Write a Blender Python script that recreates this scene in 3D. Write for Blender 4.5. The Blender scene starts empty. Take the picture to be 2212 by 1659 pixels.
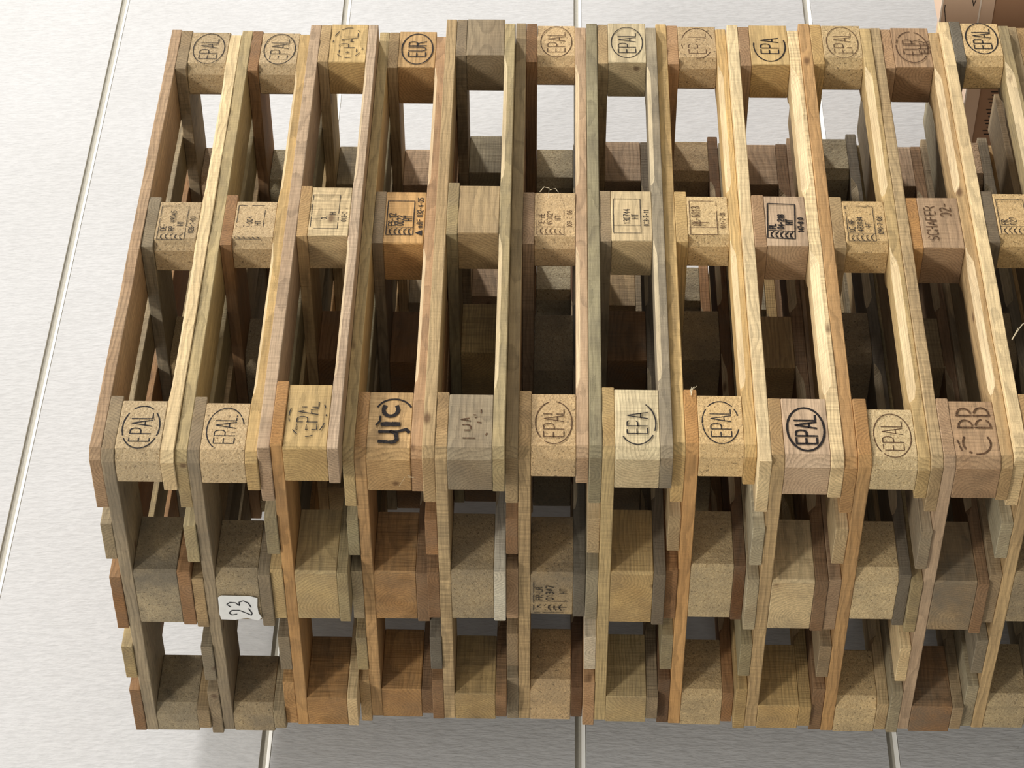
import bpy, bmesh, math, random
from mathutils import Matrix, Vector, noise
R = math.radians
sc = bpy.context.scene
col = sc.collection

# ------------------------------------------------------------------ camera
CAM = Vector((-2.79292, -3.17264, -0.79683))
D = Vector((0.735016, 0.677708, 0.021518)); RT = Vector((0.677682, -0.735292, 0.009584)); UP = Vector((-0.022317, -0.007538, 0.999723))
cd = bpy.data.cameras.new('camera'); cam = bpy.data.objects.new('camera', cd); col.objects.link(cam)
m = Matrix.Identity(4)
for i in range(3):          # the phone was held on its side: world up points left in the frame
    m[i][0] = -UP[i]; m[i][1] = RT[i]; m[i][2] = -D[i]; m[i][3] = CAM[i]
cam.matrix_world = m
cd.sensor_width = 36; cd.lens = 5220.8 / 2212 * 36
cd.shift_x = (1106 - 1072.9) / 2212; cd.shift_y = (436.6 - 829.5) / 2212
cd.clip_start = .05; cd.clip_end = 60
sc.camera = cam

# ------------------------------------------------------------------ light
w = bpy.data.worlds.new('hall_light'); sc.world = w; w.use_nodes = True
bg = w.node_tree.nodes['Background']; bg.inputs[0].default_value = (1.0, .985, .965, 1); bg.inputs[1].default_value = .56
def area(name, loc, target, sx, sy, power, colr):
    l = bpy.data.lights.new(name, 'AREA'); l.shape = 'RECTANGLE'; l.size = sx; l.size_y = sy; l.energy = power; l.color = colr
    o = bpy.data.objects.new(name, l); col.objects.link(o); o.location = loc
    o.rotation_euler = (Vector(target) - Vector(loc)).to_track_quat('-Z', 'Y').to_euler()
    return o
area('lamp_side', (9.0, -4.6, 2.3), (.9, .3, -1), 1.0, .7, 680, (1, .95, .90))
area('lamp_rear', (-7.9, -6.0, 6.8), (.2, .1, -.9), 1.7, 1.2, 640, (1, .94, .84))
area('lamp_front', (2.2, -6.0, 7.4), (.7, .2, -1), 1.3, .6, 520, (1, .95, .87))
sc.view_settings.view_transform = 'Standard'; sc.view_settings.look = 'None'
sc.view_settings.exposure = .0; sc.view_settings.gamma = 1

# ------------------------------------------------------------------ helpers
def lin(c): return tuple(((v / 255) / 12.92 if v / 255 <= .04045 else ((v / 255 + .055) / 1.055) ** 2.4) for v in c)
def newmat(name, rough=.8):
    m = bpy.data.materials.new(name); m.use_nodes = True
    nt = m.node_tree; b = nt.nodes['Principled BSDF']; b.inputs['Roughness'].default_value = rough
    b.inputs['Specular IOR Level'].default_value = .25
    return m, nt, b
def N(nt, kind, **kw):
    n = nt.nodes.new(kind)
    for k, v in kw.items():
        if k.startswith('i_'):
            key = k[2:]; key = int(key) if key.isdigit() else key.replace('_', ' ')
            n.inputs[key].default_value = v
        else: setattr(n, k, v)
    return n
def ramp(nt, stops):
    n = nt.nodes.new('ShaderNodeValToRGB'); e = n.color_ramp.elements
    e[0].position, e[0].color = stops[0][0], stops[0][1]; e[1].position, e[1].color = stops[-1][0], stops[-1][1]
    for p, c in stops[1:-1]:
        k = e.new(p); k.color = c
    return n
def g4(v): return (v, v, v, 1)
def mixc(nt, blend, fac, a, b):
    n = nt.nodes.new('ShaderNodeMix'); n.data_type = 'RGBA'; n.blend_type = blend
    for sock, val in ((n.inputs[0], fac), (n.inputs[6], a), (n.inputs[7], b)):
        if hasattr(val, 'links') or isinstance(val, bpy.types.NodeSocket): nt.links.new(val, sock)
        else: sock.default_value = val
    return n.outputs[2]
def math_(nt, op, a, b=None, clamp=False):
    n = nt.nodes.new('ShaderNodeMath'); n.operation = op; n.use_clamp = clamp
    for k, val in enumerate((a, b)):
        if val is None: continue
        if isinstance(val, bpy.types.NodeSocket): nt.links.new(val, n.inputs[k])
        else: n.inputs[k].default_value = val
    return n.outputs[0]
def vmath(nt, op, a, b):
    n = nt.nodes.new('ShaderNodeVectorMath'); n.operation = op
    for k, val in enumerate((a, b)):
        if isinstance(val, bpy.types.NodeSocket): nt.links.new(val, n.inputs[k])
        else: n.inputs[k].default_value = val
    return n.outputs[0]

def base_coords(nt):
    tc = N(nt, 'ShaderNodeTexCoord'); oi = N(nt, 'ShaderNodeObjectInfo')
    wn = N(nt, 'ShaderNodeTexWhiteNoise', noise_dimensions='1D'); nt.links.new(oi.outputs['Random'], wn.inputs['W'])
    return tc, oi, wn
def dirt(nt, vec, colr, alpha):
    """grey handling dirt and a few dark damp stains, amount set per board"""
    n1 = N(nt, 'ShaderNodeTexNoise', i_Scale=7.0, i_Detail=5.0, i_Roughness=.65); nt.links.new(vec, n1.inputs['Vector'])
    r1 = ramp(nt, [(.38, g4(0)), (.66, g4(1))]); nt.links.new(n1.outputs['Fac'], r1.inputs[0])
    f1 = math_(nt, 'MULTIPLY', r1.outputs[0], math_(nt, 'MULTIPLY', alpha, 1.0))
    c1 = mixc(nt, 'MIX', f1, colr, (*lin((112, 104, 90)), 1))
    n2 = N(nt, 'ShaderNodeTexNoise', i_Scale=11.0, i_Detail=6.0, i_Roughness=.7)
    nt.links.new(vmath(nt, 'ADD', vec, (3.1, 7.7, 1.3)), n2.inputs['Vector'])
    r2 = ramp(nt, [(.60, g4(0)), (.74, g4(1))]); nt.links.new(n2.outputs['Fac'], r2.inputs[0])
    f2 = math_(nt, 'MULTIPLY', r2.outputs[0], math_(nt, 'MULTIPLY', alpha, .9))
    return mixc(nt, 'MIX', f2, c1, (*lin((66, 60, 52)), 1))

def wood_mat(planed=False):  # planed: cleaner cut wood, with some overhead light put into its paleness
    m, nt, b = newmat('planed_wood' if planed else 'sawn_wood', .82)
    tc, oi, wn = base_coords(nt)
    off = vmath(nt, 'MULTIPLY', vmath(nt, 'SUBTRACT', wn.outputs['Color'], (.5, .5, .5)), (6.0, .13, .10))
    p = vmath(nt, 'ADD', tc.outputs['Object'], off)
    seed = vmath(nt, 'MULTIPLY', wn.outputs['Color'], (40, 40, 40))
    ps = vmath(nt, 'ADD', tc.outputs['Object'], seed)
    # growth rings round the pith, running along the board
    wob = N(nt, 'ShaderNodeTexNoise', i_Scale=1.0, i_Detail=2.0); nt.links.new(vmath(nt, 'MULTIPLY', ps, (5, 14, 14)), wob.inputs['Vector'])
    disp = vmath(nt, 'MULTIPLY', vmath(nt, 'SUBTRACT', wob.outputs['Color'], (.5, .5, .5)), (0, .030, .030))
    q = vmath(nt, 'ADD', vmath(nt, 'MULTIPLY', p, (.04, 1, 1)), disp)
    wv = N(nt, 'ShaderNodeTexWave', wave_type='RINGS', rings_direction='X', wave_profile='SAW', i_Scale=52.0, i_Distortion=1.2, i_Detail=2.0)
    wv.inputs['Detail Scale'].default_value = 30.0
    nt.links.new(q, wv.inputs['Vector'])
    rr = ramp(nt, [(.0, g4(1.0)), (.5, g4(.93)), (.86, g4(.62)), (.96, g4(.60)), (1.0, g4(1.0))]); nt.links.new(wv.outputs['Fac'], rr.inputs[0])
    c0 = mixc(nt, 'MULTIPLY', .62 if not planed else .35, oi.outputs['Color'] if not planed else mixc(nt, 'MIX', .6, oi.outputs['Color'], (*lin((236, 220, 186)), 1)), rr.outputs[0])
    # hue drift heartwood to sapwood
    big = N(nt, 'ShaderNodeTexNoise', i_Scale=1.0, i_Detail=3.0); nt.links.new(vmath(nt, 'MULTIPLY', ps, (3, 16, 16)), big.inputs['Vector'])
    rb = ramp(nt, [(.36, (1.12, 1.07, .96, 1)), (.64, (.80, .70, .58, 1))]); nt.links.new(big.outputs['Fac'], rb.inputs[0])
    c1 = mixc(nt, 'MULTIPLY', .55, c0, rb.outputs[0])
    # fibres
    fb = N(nt, 'ShaderNodeTexNoise', i_Scale=1.0, i_Detail=4.0, i_Roughness=.7); nt.links.new(vmath(nt, 'MULTIPLY', ps, (11, 260, 260)), fb.inputs['Vector'])
    rf = ramp(nt, [(.3, g4(.62)), (.7, g4(1.25))]); nt.links.new(fb.outputs['Fac'], rf.inputs[0])
    c2 = mixc(nt, 'MULTIPLY', .7, c1, rf.outputs[0])
    # saw marks across the board
    sm = N(nt, 'ShaderNodeTexNoise', i_Scale=1.0, i_Detail=2.0, i_Roughness=.6); nt.links.new(vmath(nt, 'MULTIPLY', ps, (230, 14, 14)), sm.inputs['Vector'])
    rs = ramp(nt, [(.34, g4(.66)), (.62, g4(1.08))]); nt.links.new(sm.outputs['Fac'], rs.inputs[0])
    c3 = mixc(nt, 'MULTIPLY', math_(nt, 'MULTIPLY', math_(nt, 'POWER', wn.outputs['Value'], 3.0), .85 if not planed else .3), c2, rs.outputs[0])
    # knots
    kn = N(nt, 'ShaderNodeTexVoronoi', i_Scale=1.0); nt.links.new(vmath(nt, 'MULTIPLY', ps, (7, 14, 14)), kn.inputs['Vector'])
    rk = ramp(nt, [(.05, g4(1)), (.13, g4(0))]); nt.links.new(kn.outputs['Distance'], rk.inputs[0])
    sep = N(nt, 'ShaderNodeSeparateColor'); nt.links.new(kn.outputs['Color'], sep.inputs[0])
    kf = math_(nt, 'MULTIPLY', rk.outputs[0], math_(nt, 'GREATER_THAN', sep.outputs[0], .72))
    c4 = mixc(nt, 'MIX', math_(nt, 'MULTIPLY', kf, .75), c3, (*lin((84, 52, 30)), 1))
    # end grain is a little greyer
    geo = N(nt, 'ShaderNodeNewGeometry'); vt = N(nt, 'ShaderNodeVectorTransform', vector_type='NORMAL', convert_from='WORLD', convert_to='OBJECT')
    nt.links.new(geo.outputs['True Normal'], vt.inputs[0]); sx = N(nt, 'ShaderNodeSeparateXYZ'); nt.links.new(vt.outputs[0], sx.inputs[0])
    en = math_(nt, 'GREATER_THAN', math_(nt, 'ABSOLUTE', sx.outputs[0]), .8)
    c5 = mixc(nt, 'MULTIPLY', math_(nt, 'MULTIPLY', en, .8), c4, (.86, .80, .72, 1))
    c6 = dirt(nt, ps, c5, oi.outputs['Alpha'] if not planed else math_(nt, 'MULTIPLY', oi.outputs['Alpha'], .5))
    nt.links.new(c6, b.inputs['Base Color'])
    hs = math_(nt, 'ADD', math_(nt, 'MULTIPLY', sm.outputs['Fac'], .8), math_(nt, 'ADD', math_(nt, 'MULTIPLY', fb.outputs['Fac'], .5), math_(nt, 'MULTIPLY', wv.outputs['Fac'], -.25)))
    bp = N(nt, 'ShaderNodeBump', i_Strength=.8, i_Distance=.0022); nt.links.new(hs, bp.inputs['Height']); nt.links.new(bp.outputs[0], b.inputs['Normal'])
    return m
def chip_mat():
    m, nt, b = newmat('pressed_chip_wood', .85)
    tc, oi, wn = base_coords(nt)
    ps = vmath(nt, 'ADD', tc.outputs['Object'], vmath(nt, 'MULTIPLY', wn.outputs['Color'], (40, 40, 40)))
    warp = N(nt, 'ShaderNodeTexNoise', i_Scale=60.0, i_Detail=2.0); nt.links.new(ps, warp.inputs['Vector'])
    pw = vmath(nt, 'ADD', ps, vmath(nt, 'MULTIPLY', warp.outputs['Color'], (.02, .02, .02)))
    v1 = N(nt, 'ShaderNodeTexVoronoi', i_Scale=1.0); nt.links.new(vmath(nt, 'MULTIPLY', pw, (300, 560, 560)), v1.inputs['Vector'])
    s1 = N(nt, 'ShaderNodeSeparateColor'); nt.links.new(v1.outputs['Color'], s1.inputs[0])
    r1 = ramp(nt, [(.0, (.55, .48, .40, 1)), (.10, (.84, .80, .74, 1)), (.75, (1.0, .99, .97, 1)), (1.0, (1.25, 1.24, 1.18, 1))]); nt.links.new(s1.outputs[0], r1.inputs[0])
    v2 = N(nt, 'ShaderNodeTexVoronoi', i_Scale=1.0); nt.links.new(vmath(nt, 'MULTIPLY', pw, (700, 330, 480)), v2.inputs['Vector'])
    s2 = N(nt, 'ShaderNodeSeparateColor'); nt.links.new(v2.outputs['Color'], s2.inputs[0])
    r2 = ramp(nt, [(.0, (.66, .6, .5, 1)), (.2, g4(.95)), (1.0, (1.12, 1.08, 1.0, 1))]); nt.links.new(s2.outputs[1], r2.inputs[0])
    c = mixc(nt, 'MULTIPLY', .75, oi.outputs['Color'], r1.outputs[0]); c = mixc(nt, 'MULTIPLY', .75, c, r2.outputs[0])
    pit = N(nt, 'ShaderNodeTexNoise', i_Scale=190.0, i_Detail=2.0); nt.links.new(ps, pit.inputs['Vector'])
    rp = ramp(nt, [(.29, g4(.30)), (.36, g4(1))]); nt.links.new(pit.outputs['Fac'], rp.inputs[0])
    c = mixc(nt, 'MULTIPLY', .8, c, rp.outputs[0])
    c = dirt(nt, ps, c, oi.outputs['Alpha'])
    nt.links.new(c, b.inputs['Base Color'])
    h = math_(nt, 'ADD', s1.outputs[0], math_(nt, 'MULTIPLY', pit.outputs['Fac'], 2.0))
    bp = N(nt, 'ShaderNodeBump', i_Strength=.6, i_Distance=.0016); nt.links.new(h, bp.inputs['Height']); nt.links.new(bp.outputs[0], b.inputs['Normal'])
    return m
def ink_mat(name, c, rough=.8):
    m, nt, b = newmat(name, rough)
    tc = N(nt, 'ShaderNodeTexCoord'); n = N(nt, 'ShaderNodeTexNoise', i_Scale=260.0, i_Detail=2.0); nt.links.new(tc.outputs['Object'], n.inputs['Vector'])
    l = lin(c); r = ramp(nt, [(.35, (*[v * .6 for v in l], 1)), (.7, (*[min(1, v * 1.7 + .01) for v in l], 1))])
    nt.links.new(n.outputs['Fac'], r.inputs[0]); nt.links.new(r.outputs[0], b.inputs['Base Color'])
    return m
def wall_mat():
    m, nt, b = newmat('white_embossed_panel', .55)
    tc = N(nt, 'ShaderNodeTexCoord')
    n0 = N(nt, 'ShaderNodeTexNoise', i_Scale=1.0, i_Detail=3.0, i_Roughness=.6); nt.links.new(vmath(nt, 'MULTIPLY', tc.outputs['Object'], (165, 165, 40)), n0.inputs['Vector'])
    n1 = N(nt, 'ShaderNodeTexNoise', i_Scale=1.0, i_Detail=2.0); nt.links.new(vmath(nt, 'MULTIPLY', tc.outputs['Object'], (75, 75, 28)), n1.inputs['Vector'])
    h = math_(nt, 'ADD', n0.outputs['Fac'], math_(nt, 'MULTIPLY', n1.outputs['Fac'], .5))
    bp = N(nt, 'ShaderNodeBump', i_Strength=.7, i_Distance=.0025); nt.links.new(h, bp.inputs['Height']); nt.links.new(bp.outputs[0], b.inputs['Normal'])
    v = N(nt, 'ShaderNodeTexVoronoi', i_Scale=9.0); nt.links.new(tc.outputs['Object'], v.inputs['Vector'])
    rv = ramp(nt, [(.018, g4(1)), (.030, g4(0))]); nt.links.new(v.outputs['Distance'], rv.inputs[0])
    n2 = N(nt, 'ShaderNodeTexNoise', i_Scale=1.6, i_Detail=4.0); nt.links.new(tc.outputs['Object'], n2.inputs['Vector'])
    r2 = ramp(nt, [(.3, (.545, .55, .555, 1)), (.7, (.585, .593, .605, 1))]); nt.links.new(n2.outputs['Fac'], r2.inputs[0])
    rn = ramp(nt, [(.35, g4(.93)), (.62, g4(1.03))]); nt.links.new(n0.outputs['Fac'], rn.inputs[0])
    c = mixc(nt, 'MULTIPLY', 1.0, r2.outputs[0], rn.outputs[0])
    c = mixc(nt, 'MIX', math_(nt, 'MULTIPLY', rv.outputs[0], .55), c, (.3, .3, .29, 1))
    nt.links.new(c, b.inputs['Base Color'])
    return m
def flat_mat(name, c, rough=.7, var=.12, scale=14):
    m, nt, b = newmat(name, rough)
    tc = N(nt, 'ShaderNodeTexCoord'); n = N(nt, 'ShaderNodeTexNoise', i_Scale=float(scale), i_Detail=5.0); nt.links.new(tc.outputs['Object'], n.inputs['Vector'])
    l = lin(c); r = ramp(nt, [(.3, (*[v * (1 - var) for v in l], 1)), (.7, (*[min(1, v * (1 + var)) for v in l], 1))])
    nt.links.new(n.outputs['Fac'], r.inputs[0]); nt.links.new(r.outputs[0], b.inputs['Base Color'])
    return m
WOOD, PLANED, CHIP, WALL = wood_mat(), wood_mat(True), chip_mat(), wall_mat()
INK = ink_mat('black_ink', (34, 30, 30)); BROWNINK = ink_mat('brown_branding', (82, 58, 36)); BURNT = ink_mat('charred_branding', (24, 17, 16))
PAPER = flat_mat('paper', (226, 226, 222), .6, .06, 60); PEN = ink_mat('pen_ink', (22, 22, 28))
CONC = flat_mat('grey_concrete', (140, 138, 132), .75, .12, 3)
GROOVE = flat_mat('grey_joint_seal', (186, 183, 172), .7, .06, 200)
LIP = flat_mat('highlit_joint_lip', (250, 250, 246), .4, .01, 5)  # whiter than the panels: the light caught on the lip is painted in
KRAFT = flat_mat('brown_cardboard', (168, 132, 104), .75, .05, 6); PALECARD = flat_mat('pale_cardboard', (216, 188, 164), .7, .04, 5)
EDGE_HIGHLIGHT = flat_mat('cardboard_edge_highlight', (240, 228, 214), .7, .03, 5)  # pale colour paints the highlight along the carton edges
FIBRE = flat_mat('pale_splinter', (226, 214, 184), .7, .05, 30)

def mk(name, bm, mats, parent=None, loc=(0, 0, 0), rz=0, color=None):
    me = bpy.data.meshes.new(name); bm.normal_update(); bm.to_mesh(me); bm.free()
    for mm in (mats if isinstance(mats, (list, tuple)) else [mats]): me.materials.append(mm)
    o = bpy.data.objects.new(name, me); col.objects.link(o)
    if parent: o.parent = parent
    o.location = loc; o.rotation_euler = (0, 0, rz)
    if color: o.color = color
    return o

def slab(x0, x1, y0, y1, z0, z1, cut=(0, 0, 0, 0), seed=0, step=.03, jit=.0006, bow=0., groove=None, gap=.0002, rag=0.):
    """closed board or block; corners cut by cut[] in the order x0y0, x1y0, x1y1, x0y1.
    groove: function(x) giving the width of the planed-off upper long edges"""
    rnd = random.Random(seed)
    z0 += gap; z1 -= gap
    cs = [(x0, y0), (x1, y0), (x1, y1), (x0, y1)]
    corner = []
    for k in range(4):
        c = cs[k]; pv = cs[k - 1]; nx = cs[(k + 1) % 4]; q = cut[k]
        if q <= 0: corner.append([c])
        else:
            a = [(c[0] + (pv[0] > c[0]) * q - (pv[0] < c[0]) * q, c[1] + (pv[1] > c[1]) * q - (pv[1] < c[1]) * q),
                 (c[0] + (nx[0] > c[0]) * q - (nx[0] < c[0]) * q, c[1] + (nx[1] > c[1]) * q - (nx[1] < c[1]) * q)]
            corner.append(a)
    pts = []
    for k in range(4):
        pts += [(p, True) for p in corner[k]]
        a = Vector(corner[k][-1]); b = Vector(corner[(k + 1) % 4][0]); n = max(1, int((b - a).length / step))
        for i in range(1, n):
            t = i / n; pts.append((tuple(a.lerp(b, t + rnd.uniform(-.25, .25) / n)), False))
    L = x1 - x0; ph = rnd.uniform(0, 6); bx = rnd.uniform(-bow, bow)
    P = []
    cx, cy = (x0 + x1) / 2, (y0 + y1) / 2
    for (x, y), isc in pts:
        j = jit
        onend = abs(x - x0) < 1e-6 or abs(x - x1) < 1e-6
        if rag and onend and not isc: x += rnd.uniform(-rag, rag)
        x += rnd.uniform(-j, j); y += rnd.uniform(-j, j) + bx * math.sin((x - x0) / L * math.pi) + jit * 1.2 * math.sin((x - x0) * 21 + ph)
        P.append((x, y))
    n = len(P); bm = bmesh.new(); e = .0012
    def inset(k, d):
        a = Vector(P[k - 1]); b = Vector(P[(k + 1) % n]); t = (b - a).normalized(); nn = Vector((-t.y, t.x))
        return P[k][0] + nn.x * d, P[k][1] + nn.y * d
    rings = [[], [], [], []]
    for k in range(n):
        x, y = P[k]; c = e; dz = e
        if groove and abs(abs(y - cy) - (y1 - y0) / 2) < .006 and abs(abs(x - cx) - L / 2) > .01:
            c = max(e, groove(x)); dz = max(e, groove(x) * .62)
        xi, yi = inset(k, e); rings[0].append(bm.verts.new((xi, yi, z0)))
        rings[1].append(bm.verts.new((x, y, z0 + e))); rings[2].append(bm.verts.new((x, y, z1 - dz + rnd.uniform(-.3, .3) * jit)))
        xi, yi = inset(k, c); rings[3].append(bm.verts.new((xi, yi, z1)))
    for a, b in zip(rings[:-1], rings[1:]):
        for k in range(n):
            f = bm.faces.new((a[k], a[(k + 1) % n], b[(k + 1) % n], b[k]))
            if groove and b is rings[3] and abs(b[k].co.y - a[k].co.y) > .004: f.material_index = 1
    top = bm.faces.new(rings[3]); bot = bm.faces.new(list(reversed(rings[0])))
    bmesh.ops.triangulate(bm, faces=[top, bot])
    return bm

def board(name, parent, x0, x1, y0, y1, z0, z1, axis, mat, color, seed, cut=(0, 0, 0, 0), **kw):
    """a part with its origin at its own centre and its local x along the grain; x/y are pallet coordinates"""
    cx, cy, cz = (x0 + x1) / 2, (y0 + y1) / 2, (z0 + z1) / 2
    hx, hy, hz = (x1 - x0) / 2, (y1 - y0) / 2, (z1 - z0) / 2
    if axis == 'x': bm = slab(-hx, hx, -hy, hy, -hz, hz, cut, seed, **kw); rz = 0
    else:                      # local x = pallet y, local y = -pallet x
        c = cut; bm = slab(-hy, hy, -hx, hx, -hz, hz, (c[1], c[2], c[3], c[0]), seed, **kw); rz = math.pi / 2
    return mk(name, bm, mat, parent, (cx, cy, cz), rz, color)

# ------------------------------------------------------------------ stroke lettering
def arc(cx, cy, rx, ry, a0, a1, n=10): return [(cx + rx * math.cos(R(a0 + (a1 - a0) * i / n)), cy + ry * math.sin(R(a0 + (a1 - a0) * i / n))) for i in range(n + 1)]
G = {
 'E': [[(.5, 0), (0, 0), (0, 1), (.5, 1)], [(0, .52), (.42, .52)]],
 'P': [[(0, 0), (0, 1), (.3, 1)] + arc(.3, .74, .22, .26, 90, -90) + [(0, .48)]],
 'A': [[(0, 0), (.28, 1), (.56, 0)], [(.1, .33), (.46, .33)]],
 'L': [[(0, 1), (0, 0), (.46, 0)]],
 'U': [[(0, 1)] + arc(.26, .26, .26, .26, 180, 360) + [(.52, 1)]],
 'R': [[(0, 0), (0, 1), (.3, 1)] + arc(.3, .75, .21, .25, 90, -90) + [(0, .5)], [(.26, .5), (.54, 0)]],
 'D': [[(0, 0), (0, 1), (.22, 1)] + arc(.22, .5, .3, .5, 90, -90) + [(0, 0)]],
 'H': [[(0, 0), (0, 1)], [(.5, 0), (.5, 1)], [(0, .5), (.5, .5)]],
 'T': [[(.27, 0), (.27, 1)], [(0, 1), (.54, 1)]],
 'K': [[(0, 0), (0, 1)], [(.48, 1), (0, .42)], [(.14, .56), (.5, 0)]],
 'S': [arc(.26, .75, .24, .25, 30, 270, 10) + arc(.26, .25, .24, .25, 90, -150, 10)],
 'C': [arc(.3, .5, .29, .5, 55, 305, 14)],
 'F': [[(0, 0), (0, 1), (.48, 1)], [(0, .52), (.4, .52)]],
 'B': [[(0, 0), (0, 1), (.26, 1)] + arc(.26, .76, .2, .24, 90, -90, 7) + [(0, .52)], [(.26, .52)] + arc(.26, .26, .24, .26, 90, -90, 7) + [(0, 0)]],
 'O': [arc(.28, .5, .28, .5, 0, 360, 20)],
 'I': [[(.08, 0), (.08, 1)]],
 'N': [[(0, 0), (0, 1), (.5, 0), (.5, 1)]],
 '0': [arc(.25, .5, .23, .5, 0, 360, 16)],
 '1': [[(.06, .78), (.22, 1), (.22, 0)]],
 '2': [arc(.25, .74, .23, .26, 165, -30, 10) + [(0, 0), (.5, 0)]],
 '3': [arc(.24, .75, .22, .25, 150, -80, 10), arc(.24, .26, .24, .26, 85, -150, 10)],
 '4': [[(.36, 0), (.36, 1), (0, .3), (.5, .3)]],
 '5': [[(.46, 1), (.06, 1), (.04, .56)] + arc(.23, .32, .25, .32, 120, -150, 10)],
 '6': [[(.4, 1), (.06, .46)] + arc(.25, .28, .23, .28, 150, -210, 14)],
 '7': [[(0, 1), (.48, 1), (.16, 0)]],
 '8': [arc(.25, .75, .2, .25, -90, 270, 12), arc(.25, .26, .24, .26, 90, -270, 12)],
 '9': [[(.1, 0), (.44, .54)] + arc(.25, .72, .23, .28, -30, 330, 14)],
 '-': [[(.06, .46), (.34, .46)]], '.': [[(.1, 0), (.1, .07)]], ' ': [], '/': [[(0, 0), (.4, 1)]],
 'a': [arc(.2, .3, .2, .3, 0, 360, 12), [(.42, .62), (.42, 0)]],
 'd': [arc(.2, .3, .2, .3, 0, 360, 12), [(.42, 1), (.42, 0)]],
 'i': [[(.08, 0), (.08, .62)], [(.08, .8), (.08, .88)]],
}
WD = {'I': .3, '-': .5, '.': .3, ' ': .4, '1': .42, 'i': .28, '/': .5}
def text(s, x, y, h, sx=1.0, gap=.17, center=False):
    out = []; cw = 0
    ws = [WD.get(c, .54) + gap for c in s]
    tot = (sum(ws) - gap) * h * sx
    if center: x -= tot / 2
    for c, wd in zip(s, ws):
        for pl in G.get(c, []): out.append([(x + p[0] * h * sx, y + p[1] * h) for p in pl])
        x += wd * h * sx
    return out
def ribbon(bm, pl, wd, put, fade=0, seed=0, mi=0, keep=None):
    """flat inked stroke; pieces are missing where the print has worn"""
    fine = []
    for a, b in zip(pl[:-1], pl[1:]):
        n = max(1, int(math.hypot(b[0] - a[0], b[1] - a[1]) / .0022))
        for i in range(n): fine.append((a[0] + (b[0] - a[0]) * i / n, a[1] + (b[1] - a[1]) * i / n))
    fine.append(pl[-1])
    prev = None; n = len(fine)
    closed = math.hypot(fine[0][0] - fine[-1][0], fine[0][1] - fine[-1][1]) < 1e-5
    for i, (x, y) in enumerate(fine):
        a = fine[i - 1] if i else (fine[-2] if closed else fine[0]); b = fine[i + 1] if i < n - 1 else (fine[1] if closed else fine[-1])
        tx, ty = b[0] - a[0], b[1] - a[1]; l = math.hypot(tx, ty) or 1; tx /= l; ty /= l
        nv = noise.noise(Vector((x * 90 + seed * 7.3, y * 90, seed * 3.1)))
        ww = wd * (.5 + .16 * noise.noise(Vector((x * 400, y * 400, seed))))
        ext = 0
        if (i == 0 or i == n - 1) and not closed: ext = wd * .5 * (-1 if i == 0 else 1)
        px, py = x + tx * ext, y + ty * ext
        cur = None
        if (fade <= .021 or (nv * 1.6 + 1) / 2 > fade) and (keep is None or keep(x, y)):
            cur = (bm.verts.new(put(px - ty * ww, py + tx * ww)), bm.verts.new(put(px + ty * ww, py - tx * ww)))
        if cur and prev:
            f = bm.faces.new((prev[1], cur[1], cur[0], prev[0])); f.material_index = mi
        prev = cur
def stamp(block, name, strokes, face, off, mat, fade=0, seed=0, label=None, fills=()):
    """strokes = [(polyline, width)], in metres on the face, centred; face '-y' (long side) or '-x' (short side)"""
    bm = bmesh.new()
    put = (lambda u, v: (u, -off, v)) if face == '-y' else (lambda u, v: (-off, -u, v))
    for pl, wd, *k in strokes: ribbon(bm, pl, wd, put, fade, seed, 0, k[0] if k else None)
    for poly in fills:
        f = bm.faces.new([bm.verts.new(put(*q)) for q in poly])
    o = mk(name, bm, mat, block)
    if label: o['label'] = label
    return o
def oval(txt, wd, sx=.70, h=.036, rx=.050, ry=.0325, arcs=((0, 360),), gap=.17):
    s = [(arc(0, 0, rx, ry, a, b, 48), wd) for a, b in arcs]
    s += [(p, wd * .95) for p in text(txt, 0, -h / 2, h, sx, gap, center=True)]
    return s
def ippc(x, y0, y1, wd, rows=3):
    s = []; n = 5
    for k in range(n):
        yy = y0 + (y1 - y0) * (k + .5) / n
        s.append(([(x, yy - .003), (x + .009, yy + .0015), (x + .017, yy - .0035)], wd)); s.append(([(x + .003, yy + .001), (x + .014, yy + .001)], wd * .8))
    return s
def codebox(lines, outside, wd=.0011, big=1.0, rot=0, box=True, wheat=True):
    s = []
    x0, x1, y0, y1 = -.050, .046, -.017, .035
    if box: s.append(([(x0, y0), (x1, y0), (x1, y1), (x0, y1), (x0, y0)], wd)); s.append(([(x0 + .021, y0), (x0 + .021, y1)], wd * .8))
    if wheat: s += ippc(x0 + .001, y0 + .003, y1 - .003, wd)
    h = .0105 * big
    for k, l in enumerate(lines):
        s += [(p, wd * 1.2) for p in text(l, x0 + .026 + (.014 if k == 2 and len(l) < 4 else 0), y1 - .0035 - h - k * .0158, h, .92 / big ** .5)]
    if outside: s += [(p, wd * 1.15) for p in text(outside, -.030, -.0325, .0095, .92)]
    if rot:
        c_, s_ = math.cos(rot), math.sin(rot)
        s = [([(x * c_ - y * s_, x * s_ + y * c_) for x, y in pl], wd) for pl, wd in s]
    return s

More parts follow.
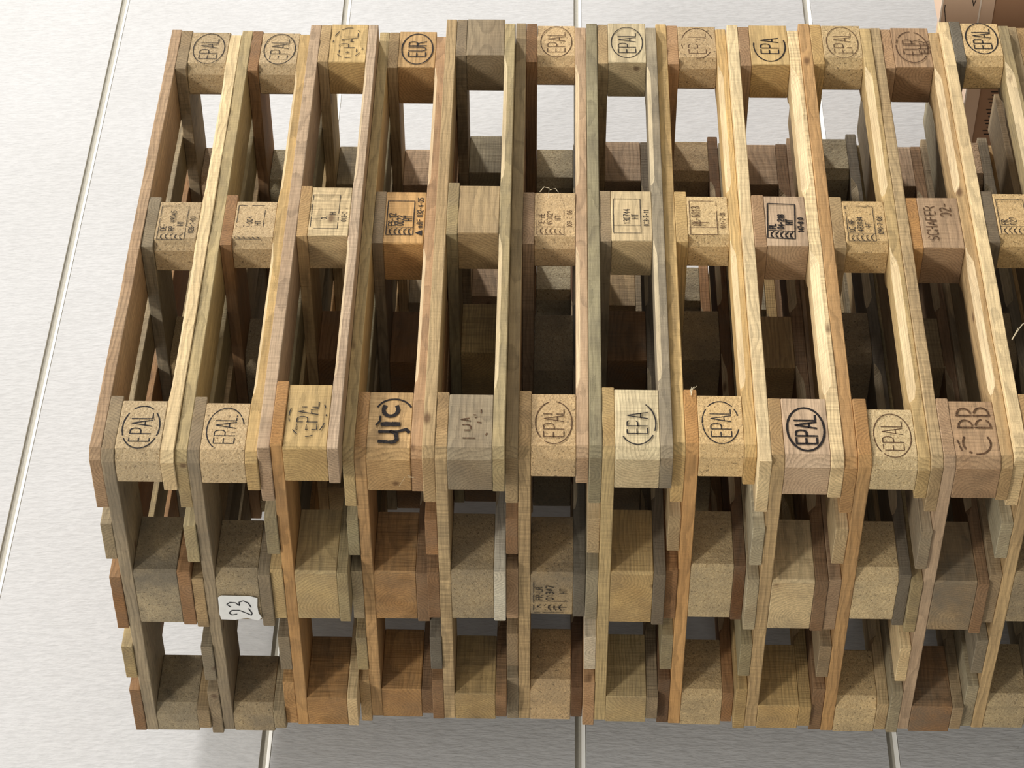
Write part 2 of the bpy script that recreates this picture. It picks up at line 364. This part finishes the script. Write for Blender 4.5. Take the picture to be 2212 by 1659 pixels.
# ------------------------------------------------------------------ the room
def prism_x(profile, x0, x1, mats, mi):
    bm = bmesh.new(); n = 2
    a = [bm.verts.new((x0, y, z)) for y, z in profile]; b = [bm.verts.new((x1, y, z)) for y, z in profile]
    for k in range(len(profile) - 1):
        f = bm.faces.new((a[k], a[k + 1], b[k + 1], b[k])); f.material_index = mi[k]
    return bm
WY = 1.01
JZ = [1.663, 1.030, .400, -.2249, -.8702, -1.5102, -2.12]
prof = [(WY, 2.6)]; mi = []
for j in JZ:
    t = j + .009
    for yz, k in (((WY, t), 0), ((WY + .007, t), 1), ((WY + .007, t - .0135), 1), ((WY - .0005, t - .0215), 2), ((WY + .0015, t - .0225), 1), ((WY, t - .0240), 0)):
        prof.append(yz); mi.append(k)
prof.append((WY, -2.19)); mi.append(0)
fl_z = None

# ------------------------------------------------------------------ pallets
# offset along, offset across, turn; layer thicknesses; measured ends of blocks along the long and the short side
PAL = [
 ((-.0214, -.0101, .0147), (.0215, .0231, .0803, .0241), (1.2041, 1.0747, .664, .5372, .1332), (.0849, .3129, .4631, .7283, .7986)),
 ((-.0189, -.0050, .0105), (.0222, .0220, .0787, .0223), (1.2034, 1.0717, .666, .5436, .1315), (.0842, .3189, .4648, .7275, .7983)),
 ((-.0091, -.0220, .0129), (.0227, .0215, .0774, .0201), (1.1963, 1.0717, .6815, .5423, .1523), (.0874, .3373, .4746, .7180, .8030)),
 ((.0317, .0368, -.0019), (.0210, .0216, .0783, .0235), (1.1854, 1.0669, .6813, .5364, .1471), (.1001, .3329, .4735, .6968, .7890)),
 ((-.0108, -.0122, -.0150), (.0223, .0217, .0784, .0217), (1.1924, 1.0737, .6826, .5489, .1403), (.0981, .3300, .4735, .7116, .7970)),
 ((.0312, .0286, -.0067), (.0225, .0228, .0797, .0228), (1.2003, 1.0731, .6734, .5298, .1404), (.0813, .3436, .4664, .6916, .8029)),
 ((.0069, -.0007, .0), (.0226, .0223, .0787, .0227), (1.1997, 1.0694, .6767, .5369, .1508), (.0939, .3309, .4779, .7106, .7943)),
 ((.0256, .0119, .0056), (.0230, .0233, .0794, .0218), (1.2026, 1.0723, .6632, .5355, .1322), (.0848, .3150, .4690, .7044, .8091)),
 ((-.0093, -.0027, -.0047), (.0226, .0230, .0792, .0240), (1.2024, 1.0735, .6768, .5361, .1467), (.0906, .3340, .4763, .7177, .7944)),
 ((-.0100, .0008, -.0125), (.0235, .0237, .0801, .0221), (1.2053, 1.0747, .6659, .5345, .1288), (.0881, .3107, .4593, .7100, .8079)),
 ((-.0115, -.0059, -.0020), (.0215, .0213, .0779, .0216), (1.2006, 1.0717, .6764, .5369, .1464), (.0954, .3312, .4727, .7127, .7951)),
 ((-.0043, -.0197, -.0007), (.0225, .0221, .0779, .0216), (1.2031, 1.0692, .6710, .5350, .1380), (.0900, .3250, .4669, .7120, .8034)),
 ((.0060, -.0040, .0040), (.0222, .0221, .0780, .0220), (1.2010, 1.0700, .6710, .5350, .1400), (.0900, .3250, .4700, .7120, .8000)),
 ((-.0120, .0060, -.0050), (.0222, .0221, .0780, .0220), (1.2000, 1.0700, .6710, .5350, .1400), (.0900, .3250, .4700, .7120, .8000)),
 ((.0040, -.0060, .0030), (.0222, .0221, .0780, .0220), (1.2000, 1.0700, .6710, .5350, .1400), (.0900, .3250, .4700, .7120, .8000)),
]
C = {'q': (204, 166, 112), 'y': (202, 176, 124), 'w': (224, 204, 162), 'o': (188, 148, 98), 't': (188, 162, 120), 'g': (163, 147, 120), 'n': (170, 157, 120),
     'r': (184, 152, 118), 'b': (158, 122, 86), 'd': (122, 92, 66), 'G': (126, 118, 104), 'c': (194, 169, 130), 'k': (164, 146, 114),
     'z': (206, 179, 132), 'p': (194, 168, 140), 'W': (222, 216, 198), 'e': (184, 172, 142)}
# deck edge, stringer ends (near mid far), front blocks (near mid far), bottom edge, deck ends 1..5, near stringer, middle block, far block, middle bottom, rear bottom, chip blocks?, corner cut
LOOK = [
 ('r', 'kgg', 'ccc', 'w', 'gkbnb', 'g', 'k', 'k', 'b', 'k', 1, 1),
 ('n', 'gbb', 'ccc', 'y', 'Gntgg', 'g', 'k', 'k', 'g', 'k', 1, 1),
 ('p', 'rtt', 'ywy', 'p', 'Gnygo', 'o', 'y', 'o', 'n', 'w', 0, 0),
 ('y', 'tgt', 'qqq', 'r', 'nnent', 'o', 'o', 'o', 'b', 'b', 0, 1),
 ('t', 'gng', 'gtg', 'n', 'nbbGb', 't', 'k', 'y', 'W', 'b', 0, 1),
 ('t', 'brb', 'ccc', 'p', 'Gbrgg', 't', 'k', 'c', 'G', 'd', 1, 1),
 ('n', 'ngt', 'www', 'g', 'eteWr', 'y', 'y', 'y', 'G', 'g', 0, 1),
 ('y', 'yyr', 'zzc', 'y', 'gtbnd', 'o', 'z', 'z', 'd', 'b', 1, 1),
 ('w', 'brr', 'ppy', 'w', 'weeny', 't', 'w', 'y', 'b', 'y', 0, 1),
 ('o', 'tty', 'zzz', 'y', 'btrgb', 'o', 'z', 'z', 'G', 't', 1, 1),
 ('t', 'ror', 'rrr', 't', 'Ggnwe', 'p', 'g', 'b', 'b', 'g', 0, 1),
 ('w', 'gGG', 'zzz', 'n', 'eegge', 't', 'k', 'z', 'g', 'g', 1, 1),
 ('t', 'tgt', 'tct', 'y', 'ggtgg', 't', 'k', 't', 'g', 'g', 1, 1),
 ('g', 'tgt', 'tct', 't', 'ggtgg', 't', 'k', 't', 'g', 'g', 0, 1),
 ('t', 'tgt', 'tct', 't', 'ggtgg', 't', 'k', 't', 'g', 'g', 1, 1),
]
DIRT = {'g': .5, 'G': .5, 'n': .5, 'k': .45, 'b': .35, 'd': .4, 'e': .4}
def colr(key, rnd):
    c = C[key]; lm = .3 * c[0] + .59 * c[1] + .11 * c[2]; c = tuple(q * .91 + lm * .09 for q in c); v = rnd.uniform(.98, 1.10); h = rnd.uniform(-5, 5)
    l = lin(tuple(min(255, max(0, q * v + h * s)) for q, s in zip(c, (1, 0, -1))))
    return (*l, DIRT.get(key, .16) * rnd.uniform(.6, 1.3))
LABELS = [
 'topmost wooden pallet of the stack, reddish deck edge over pale chip blocks',
 'second pallet from the top, with a white paper note reading 23 on its end',
 'third pallet from the top, pinkish saw-marked deck edge and solid pale blocks',
 'fourth pallet from the top, orange wood blocks with bold black stamps',
 'fifth pallet from the top, grey-brown solid blocks nearly without stamps',
 'sixth pallet from the top, chip blocks and a small code stamp on its end',
 'seventh pallet from the top, pale cream solid wood blocks with thin black stamps',
 'eighth pallet from the top, yellowish chip blocks and frayed near stringer board',
 'ninth pallet from the top, charred oval and code stamps on pinkish solid blocks',
 'tenth pallet from the top, orange deck edge over sandy chip blocks, thin brown ovals',
 'eleventh pallet from the top, reddish-brown solid blocks with carved-looking stencil letters',
 'twelfth pallet from the top, bright pale deck edge beside the cardboard cartons',
 'thirteenth pallet from the top, only a sliver showing at the frame edge',
 'fourteenth pallet from the top, second from the floor',
 'lowest pallet of the stack, standing on the concrete floor',
]
blocks = {}
z = 0.
for i, ((ox, oy, tw), th, tt, ss) in enumerate(PAL):
    rnd = random.Random(100 + i); lk = LOOK[i]; H = sum(th); z -= H
    root = bpy.data.objects.new('wooden_pallet', None); col.objects.link(root); root.empty_display_size = .2
    root.location = (ox, oy, z); root.rotation_euler = (0, 0, tw)
    root['label'] = LABELS[i]; root['category'] = 'pallet'; root['group'] = 'wooden pallets in the tall stack'
    zb = th[3]; zk = zb + th[2]; zs = zk + th[1]; zt = H
    tend, tfa, tmb, tma, tnb = tt; sa, sm0, sm1, sb0, sb1 = ss
    cc = .016 if lk[11] else .002
    sd = 1000 + i * 50
    TX = ((0, tnb), (tma, tmb), (tfa, tend)); SY = ((0, sa), (sm0, sm1), (sb0, sb1))
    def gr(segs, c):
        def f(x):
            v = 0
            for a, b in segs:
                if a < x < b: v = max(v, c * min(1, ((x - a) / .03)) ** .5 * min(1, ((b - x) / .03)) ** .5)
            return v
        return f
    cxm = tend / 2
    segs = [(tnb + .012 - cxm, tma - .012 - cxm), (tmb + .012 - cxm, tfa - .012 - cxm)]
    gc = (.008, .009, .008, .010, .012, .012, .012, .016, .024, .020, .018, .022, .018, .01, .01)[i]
    # bottom boards
    for k, (a, b) in enumerate(SY):
        key = (lk[3], lk[8], lk[9])[k]
        a2 = a + (rnd.uniform(-.002, .002) if k else 0); b2 = b + .003
        ex = rnd.uniform(-.001, .003)
        cut = [(cc, cc, 0, 0), (0, 0, 0, 0), (0, 0, cc, cc)][k]
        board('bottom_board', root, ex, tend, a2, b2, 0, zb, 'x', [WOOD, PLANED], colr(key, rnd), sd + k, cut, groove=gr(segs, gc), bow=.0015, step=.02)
    # blocks
    for kx, (a, b) in enumerate(TX):
        for ky, (c, d) in enumerate(SY):
            key = lk[2][kx] if ky == 0 else (lk[6] if ky == 1 else lk[7]) if kx == 0 else (rnd.choice('pcpe') if kx == 2 else rnd.choice('cktg' if lk[10] else 'tgyb'))  # inner far-end blocks get paler tints, side light put into their colour
            chip = lk[10]
            if i == 4 and (kx, ky) == (0, 1): chip = 1
            if i == 10 and ky: chip = 0
            if i == 3 and kx == 2 and ky == 1: chip = 0
            q = .017 if chip else .0015
            if i == 7 and ky == 2: q = .010
            oc = .016 if lk[11] or chip else .004
            cut = [q, q, q, q]
            if (kx, ky) == (0, 0): cut[0] = oc
            if (kx, ky) == (2, 0): cut[1] = q * .5
            if (kx, ky) == (0, 2): cut[3] = .003
            if (kx, ky) == (0, 1) and not (i in (1, 9)): cut[0] = .005; cut[3] = .003
            if chip and kx < 2: cut[1] = cut[2] = .003
            f0 = rnd.uniform(0, .0012); e0 = rnd.uniform(0, .002) if kx == 0 else 0
            o = board('block', root, a + e0 + (.003 if kx and chip else 0), b, c + (f0 if ky == 0 else 0), d, zb, zk, 'x', CHIP if chip else WOOD, colr(key, rnd), sd + 10 + kx * 3 + ky, cut, step=.012, jit=.0005 if not chip else .0007)
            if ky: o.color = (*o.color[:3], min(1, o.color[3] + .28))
            blocks[(i, kx, ky)] = (o, (b - a) / 2, (d - c) / 2)
            o['label'] = 'pressed chip block' if chip else 'solid wood block'
    # stringer boards
    for k, (a, b) in enumerate(TX):
        key = lk[1][k]; a2, b2 = a, b
        if k == 0: b2 = max(b, .143) + rnd.uniform(0, .004); key2 = lk[5]
        elif k == 1: a2 = a - .002; b2 = max(b, a + .14)
        else: a2 = a - .002
        cut = [(cc, 0, 0, cc * .3), (0, 0, 0, 0), (0, .004, .004, 0)][k]
        ck = lk[5] if k == 0 else key
        y0 = rnd.uniform(-.001, .002)
        if i == 2 and k == 0: y0 = -.004
        if i == 9 and k == 0: y0 = -.006
        board('stringer_board', root, a2 + (rnd.uniform(0, .002) if k == 0 else 0), b2, y0, sb1 + rnd.uniform(-.004, .002), zk, zs, 'y', WOOD, colr(ck, rnd), sd + 25 + k, cut, bow=.001, rag=.0012, step=.02)
    # deck boards
    for k, (a, b) in enumerate(((0, .138), (.182, .281), (.330, .473), (.528, .628), (.668, .802))):
        key = lk[4][k] if k else lk[0]
        a += rnd.uniform(-.003, .003) if k else 0; b += rnd.uniform(-.004, .004)
        ex = rnd.uniform(-.002, .003)
        if k in (1, 3): ex += rnd.uniform(-.004, .004)
        cut = [0, 0, 0, 0]
        if k == 0 and i != 8: cut[0] = cc; cut[1] = .003
        if k == 4: cut[3] = .003
        board('deck_board', root, ex, tend + rnd.uniform(-.002, .002), a, b, zs, zt, 'x', WOOD, colr(key, rnd), sd + 30 + k, cut, bow=.0022, jit=.0008, rag=.0012, step=.02)
FLOOR = z

# ------------------------------------------------------------------ stamps
# (kind, payload, material, stroke width, fade)
def on(i, kx, strokes, mat, fade=0, seed=None, ky=0, face='-y', label=None, fills=(), nm='printed_stamp', du=0, dv=0):
    o, hx, hy = blocks[(i, kx, ky)]
    strokes = [([(x + du, y + dv) for x, y in s[0]], *s[1:]) for s in strokes]
    fills = [[(x + du, y + dv) for x, y in f] for f in fills]
    return stamp(o, nm, strokes, face, (hy if face == '-y' else hx) + .0009, mat, fade, seed if seed is not None else i * 3 + kx, label, fills)
OV = 'oval stamp with letters'; CB = 'framed code stamp'
on(0, 2, oval('EPAL', .0017), INK, .02, label=OV); on(0, 1, codebox(['DE-', 'RPI 49045', 'HT'], '028-1-03'), INK, .12, label=CB); on(0, 0, oval('EPAL', .0026), INK, 0, label=OV)
on(1, 2, oval('EPAL', .0019), INK, .02, label=OV); on(1, 1, codebox(['PL-', '12-004', 'HT'], ''), INK, .16, label=CB)
on(1, 0, oval('EPAL', .0021, arcs=((-75, 150),)), INK, .02, label=OV)
on(2, 2, oval('EPAL', .0017, arcs=((-40, 95), (140, 250))), INK, .36, label=OV)
on(2, 1, codebox(['L', '0.', 'H'], '013-3-1', wheat=False), INK, .22, label=CB)
on(2, 0, [s for s in oval('EPAL', .0018, arcs=((70, 200), (215, 300))) if True], INK, .34, label=OV)
on(3, 2, oval('EUR', .0026), INK, 0, label=OV)
on(3, 1, codebox(['ES-12', '0022', 'HT'], '', .0017, 1.25) + [(p, .0017) for p in text('adiF 032-4-05', -.030, -.034, .0105, .95)], INK, 0, label=CB,
   fills=[[(-.052, -.035), (-.036, -.035), (-.044, -.021)]])
uic = [([(-.045, .016), (-.047, -.008), (-.040, -.014), (-.026, -.012), (-.022, -.004)], .0075), ([(-.022, .017), (-.022, -.014), (-.016, -.03), (-.022, -.034)], .0062),
       ([(-.004, .012), (-.004, -.014)], .0095), (arc(.030, .000, .015, .013, 60, 300, 14), .0075),
       (arc(.020, -.006, .036, .034, -60, 60, 20), .0035), ([(-.006, .024), (.004, .018), (.014, .018)], .0035)]
on(3, 0, uic, BURNT, 0, label='bold black letter stamp with a swoosh')
on(4, 0, oval('EPAL', .0026, arcs=((200, 260),)), BROWNINK, .5, label='faint worn stamp')
on(5, 2, oval('EPAL', .0017), BROWNINK, .05, label=OV); on(5, 1, codebox(['DE-HE', '493022', 'HT'], '009-5-06'), BROWNINK, .14, label=CB); on(5, 0, oval('EPAL', .0019), BROWNINK, .03, label=OV)
on(5, 0, [([(-.045, .034), (.040, .034)], .0012), ([(-.018, .034), (-.018, -.03)], .001)] + [(p, .0016) for p in text('FR-LR', -.014, .018, .012, .95)] + [(p, .0017) for p in text('01347', -.014, -.003, .014, .95)] + [(p, .0014) for p in text('HT', .006, -.027, .012, .9)] + ippc(-.045, -.02, .03, .0014) + [([(-.052, -.02), (-.052, .033)], .0012), ([(-.036, -.028), (-.036, .03)], .001)],
   INK, .12, ky=1, face='-x', label='small framed code stamp')
on(6, 2, oval('EPAL', .0019), INK, .02, label=OV); on(6, 1, codebox(['', '130744', 'HT'], '003-7-11', .0012, 1.15, wheat=False), INK, .10, label=CB)
on(6, 0, oval('EPA', .0024, arcs=((130, 235), (250, 330))), INK, .14, label=OV, du=-.006)
on(7, 2, oval('EPAL', .0019, arcs=((-70, 110), (170, 235))), BROWNINK, .10, label=OV); on(7, 1, codebox(['DK-8013', 'IT', ''], '011-7-01', .0013, 1.5, wheat=False), BROWNINK, .12, label=CB)
on(7, 0, oval('EPAL', .0021, arcs=((-70, 90), (95, 250))), INK, .02, label=OV)
on(8, 2, oval('EPA', .0027, arcs=((80, 290),)), BURNT, .08, label=OV, du=-.004)
on(8, 1, codebox(['PL', '04-218', 'HT'], '147-8 0', .0024, 1.1, rot=-.05), BURNT, .0, label='charred framed code stamp')
on(8, 0, oval('EPAL', .0042), BURNT, 0, label='charred oval stamp with letters')
on(9, 2, oval('EPAL', .0015), BROWNINK, .06, label=OV); on(9, 1, codebox(['DE-HE', '493034', 'HT'], '090-7-08', .0012), INK, .06, label=CB); on(9, 0, oval('EPAL', .0018), BROWNINK, .03, label=OV)
on(10, 2, oval('EUR', .0021) + [(p, .0018) for p in text('EUR', 0, -.036, .022, .9, center=True)], BROWNINK, .16, label=OV)
on(10, 1, [(p, .0021) for p in text('SCHAFER', -.050, .008, .020, .98)] + [(p, .0024) for p in text('02-', .016, -.022, .020, 1.0)], BROWNINK, .20, label='stencilled letters')
obb = [(arc(-.028, 0, .026, .024, 60, 150, 10), .0034), (arc(-.028, 0, .026, .024, 175, 300, 12), .0034), ([(-.044, .028), (-.036, .030)], .003), ([(-.030, .031), (-.022, .033)], .003)]
for bx in (.008, .036):
    obb += [([(bx, -.030), (bx, -.002)], .0034), ([(bx, .003), (bx, .028)], .0034), (arc(bx + .004, .015, .013, .012, 90, -80, 8), .0034), (arc(bx + .004, -.016, .015, .013, 80, -90, 8), .0034)]
on(10, 0, obb, BROWNINK, .05, label='stencilled letters')
on(11, 2, oval('EPAL', .0026), INK, .0, label=OV, du=.006); on(11, 1, codebox(['FR', '020', ''], '', .0012, 1.2), INK, .1, label=CB)
on(12, 2, oval('EPAL', .0022), INK, .1, label=OV)

# paper note with the handwritten 23
o, hx, hy = blocks[(1, 0, 1)]
bm = bmesh.new(); rnd = random.Random(5); off = hx + .0028
outline = [(-.034, .036), (-.020, .038), (.030, .037), (.036, .030), (.035, -.022), (.030, -.036), (.004, -.034), (-.014, -.035), (-.028, -.040), (-.036, -.032), (-.029, -.012), (-.035, .010)]
def put(u, v): return (-off - .0012 * noise.noise(Vector((u * 40, v * 40, 0))), -u, v)
f = [bm.verts.new((-off + .0006, -u, v)) for u, v in outline]; g = [bm.verts.new((-off, -u, v)) for u, v in outline]
bm.faces.new(g); bm.faces.new(list(reversed(f)))
for k in range(len(f)): bm.faces.new((f[k], f[(k + 1) % len(f)], g[(k + 1) % len(f)], g[k]))
p2 = (lambda u, v: (-off - .0008, -u, v))
ribbon(bm, [(-.017, .006), (-.020, .015), (-.014, .020), (-.006, .014), (-.006, .000), (-.015, -.014), (-.020, -.021), (-.014, -.023), (-.002, -.018), (-.001, -.017)], .0021, p2, mi=1)
ribbon(bm, [(.004, .016), (.011, .022), (.017, .016), (.016, .006), (.008, -.001), (.018, -.001), (.022, -.009), (.016, -.018), (.004, -.022)], .0021, p2, mi=1)
s = mk('paper_note', bm, [PAPER, PEN], o); s['label'] = 'white torn paper note with a handwritten 23'; s.location = (0, .020, .001)

# loose splinters and fibres
def tube(pts, r0, r1):
    bm = bmesh.new(); prev = None; n = len(pts)
    for i, p in enumerate(pts):
        p = Vector(p); t = (Vector(pts[min(i + 1, n - 1)]) - Vector(pts[max(i - 1, 0)])).normalized()
        a = t.orthogonal().normalized(); b = t.cross(a); r = r0 + (r1 - r0) * i / (n - 1)
        ring = [bm.verts.new(p + (a * math.cos(k * math.pi / 2) + b * math.sin(k * math.pi / 2)) * r) for k in range(4)]
        if prev:
            for k in range(4): bm.faces.new((prev[k], prev[(k + 1) % 4], ring[(k + 1) % 4], ring[k]))
        else: bm.faces.new(list(reversed(ring)))
        prev = ring
    bm.faces.new(prev)
    return bm
def splinter(i, kx, pts, r=.0007):
    o = blocks[(i, kx, 0)][0]; s = mk('splinter', tube(pts, r, r * .35), FIBRE, o); return s
h = .05
splinter(5, 1, [(.06, -h - .001, .030), (.062, -h - .012, .022), (.050, -h - .020, .012), (.030, -h - .012, .014)], .0009)
splinter(5, 1, [(.066, -h - .001, .010), (.060, -h - .010, .000), (.045, -h - .014, -.006)], .0008)
splinter(3, 0, [(-.07, -h + .06, -.03), (-.085, -h + .05, -.045), (-.092, -h + .04, -.030), (-.105, -h + .05, -.02)], .0006)
for a in range(5):
    splinter(7, 0, [(.062, -h + .004 * a, .050), (.072 + .002 * (a % 2), -h + .004 * a, .048 + .002 * a), (.078 + .003 * (a % 3), -h + .004 * a - .003, .040 + .004 * a)], .0011)
for a in range(4):
    splinter(11, 0, [(.20, -h - .002, .055), (.205 + .006 * a, -h - .012, .050 - .004 * a), (.215 + .010 * a, -h - .018, .044 - .009 * a)], .0012)

# ------------------------------------------------------------------ floor, wall
wall = mk('wall_rear', prism_x(prof, -4.5, 9.0, None, mi), [WALL, GROOVE, LIP]); wall['kind'] = 'structure'
bm = bmesh.new(); bmesh.ops.create_cube(bm, size=1)
for v in bm.verts: v.co = Vector((2.25 + v.co.x * 13.5, -3.4 + v.co.y * 8.94, FLOOR - .05 + v.co.z * .1))
fl = mk('floor', bm, CONC); fl['kind'] = 'structure'

# ------------------------------------------------------------------ cartons beside the stack
def bx(bm, x0, x1, y0, y1, z0, z1, mi=0):
    vs = [bm.verts.new((x, y, zz)) for zz in (z0, z1) for x, y in ((x0, y0), (x1, y0), (x1, y1), (x0, y1))]
    for f in ((3, 2, 1, 0), (4, 5, 6, 7), (0, 1, 5, 4), (1, 2, 6, 5), (2, 3, 7, 6), (3, 0, 4, 7)):
        q = bm.faces.new([vs[k] for k in f]); q.material_index = mi
X = 1.6
big = bpy.data.objects.new('cardboard_carton', None); col.objects.link(big); big.location = (X, .3, FLOOR)
big['label'] = 'large brown cardboard carton with a pale lid behind the pallet stack'; big['category'] = 'carton'; big['group'] = 'cardboard cartons beside the stack'
def loc(bm, o): bmesh.ops.translate(bm, vec=-Vector(o.location), verts=bm.verts); return bm
bm = bmesh.new(); bx(bm, X + .003, X + .45, -.30, .82, FLOOR, -1.800); o = mk('carton_body', loc(bm, big), KRAFT, big)
bm = bmesh.new(); put = lambda u, v: (X + .0022, u, v)
rnd = random.Random(3)
for k in range(14): ribbon(bm, [(.50 + k * .011, -1.835 - .004 * (k % 3)), (.50 + k * .011, -1.848 - rnd.uniform(0, .010))], .0028, put)
mk('barcode_print', loc(bm, big), INK, o).location = (0, 0, 0)
bm = bmesh.new(); bx(bm, X, X + .453, -.303, .823, -1.812, -1.7785); lid = mk('carton_lid', loc(bm, big), PALECARD, big)
bm = bmesh.new(); bx(bm, X - .0012, X + .0015, -.303, .823, -1.7815, -1.7778); mk('lid_edge_highlight', loc(bm, big), EDGE_HIGHLIGHT, lid)  # thin pale strip added as the painted highlight on the lid edge
bm = bmesh.new(); put = lambda u, v: (X - .0012, u, v)
for a, b in (((.225, -1.786), (.190, -1.800)), ((.195, -1.7835), (.165, -1.789)), ((.180, -1.795), (.160, -1.800))): ribbon(bm, [a, b], .0022, put)
mk('pen_mark', loc(bm, big), PEN, lid)
sm = bpy.data.objects.new('cardboard_carton', None); col.objects.link(sm); sm.location = (X, 0, -1.7775)
sm['label'] = 'flat pale pink-tan cardboard carton lying on top of the larger brown one'; sm['category'] = 'carton'; sm['group'] = 'cardboard cartons beside the stack'
bm = bmesh.new(); bx(bm, X, X + .40, -.28, .313, -1.7775, -1.6915); bd = mk('carton_body', loc(bm, sm), PALECARD, sm)
bm = bmesh.new(); bx(bm, X - .0012, X + .0015, -.28, .313, -1.6945, -1.6905); mk('flap_edge_highlight', loc(bm, sm), EDGE_HIGHLIGHT, bd)
bm = bmesh.new()
for a, b in (((.250, -1.699), (.262, -1.699)), ((.262, -1.699), (.30, -1.706)), ((.236, -1.760), (.252, -1.764)), ((.252, -1.764), (.236, -1.767))): ribbon(bm, [a, b], .0016, put)
mk('pen_mark', loc(bm, sm), PEN, bd)
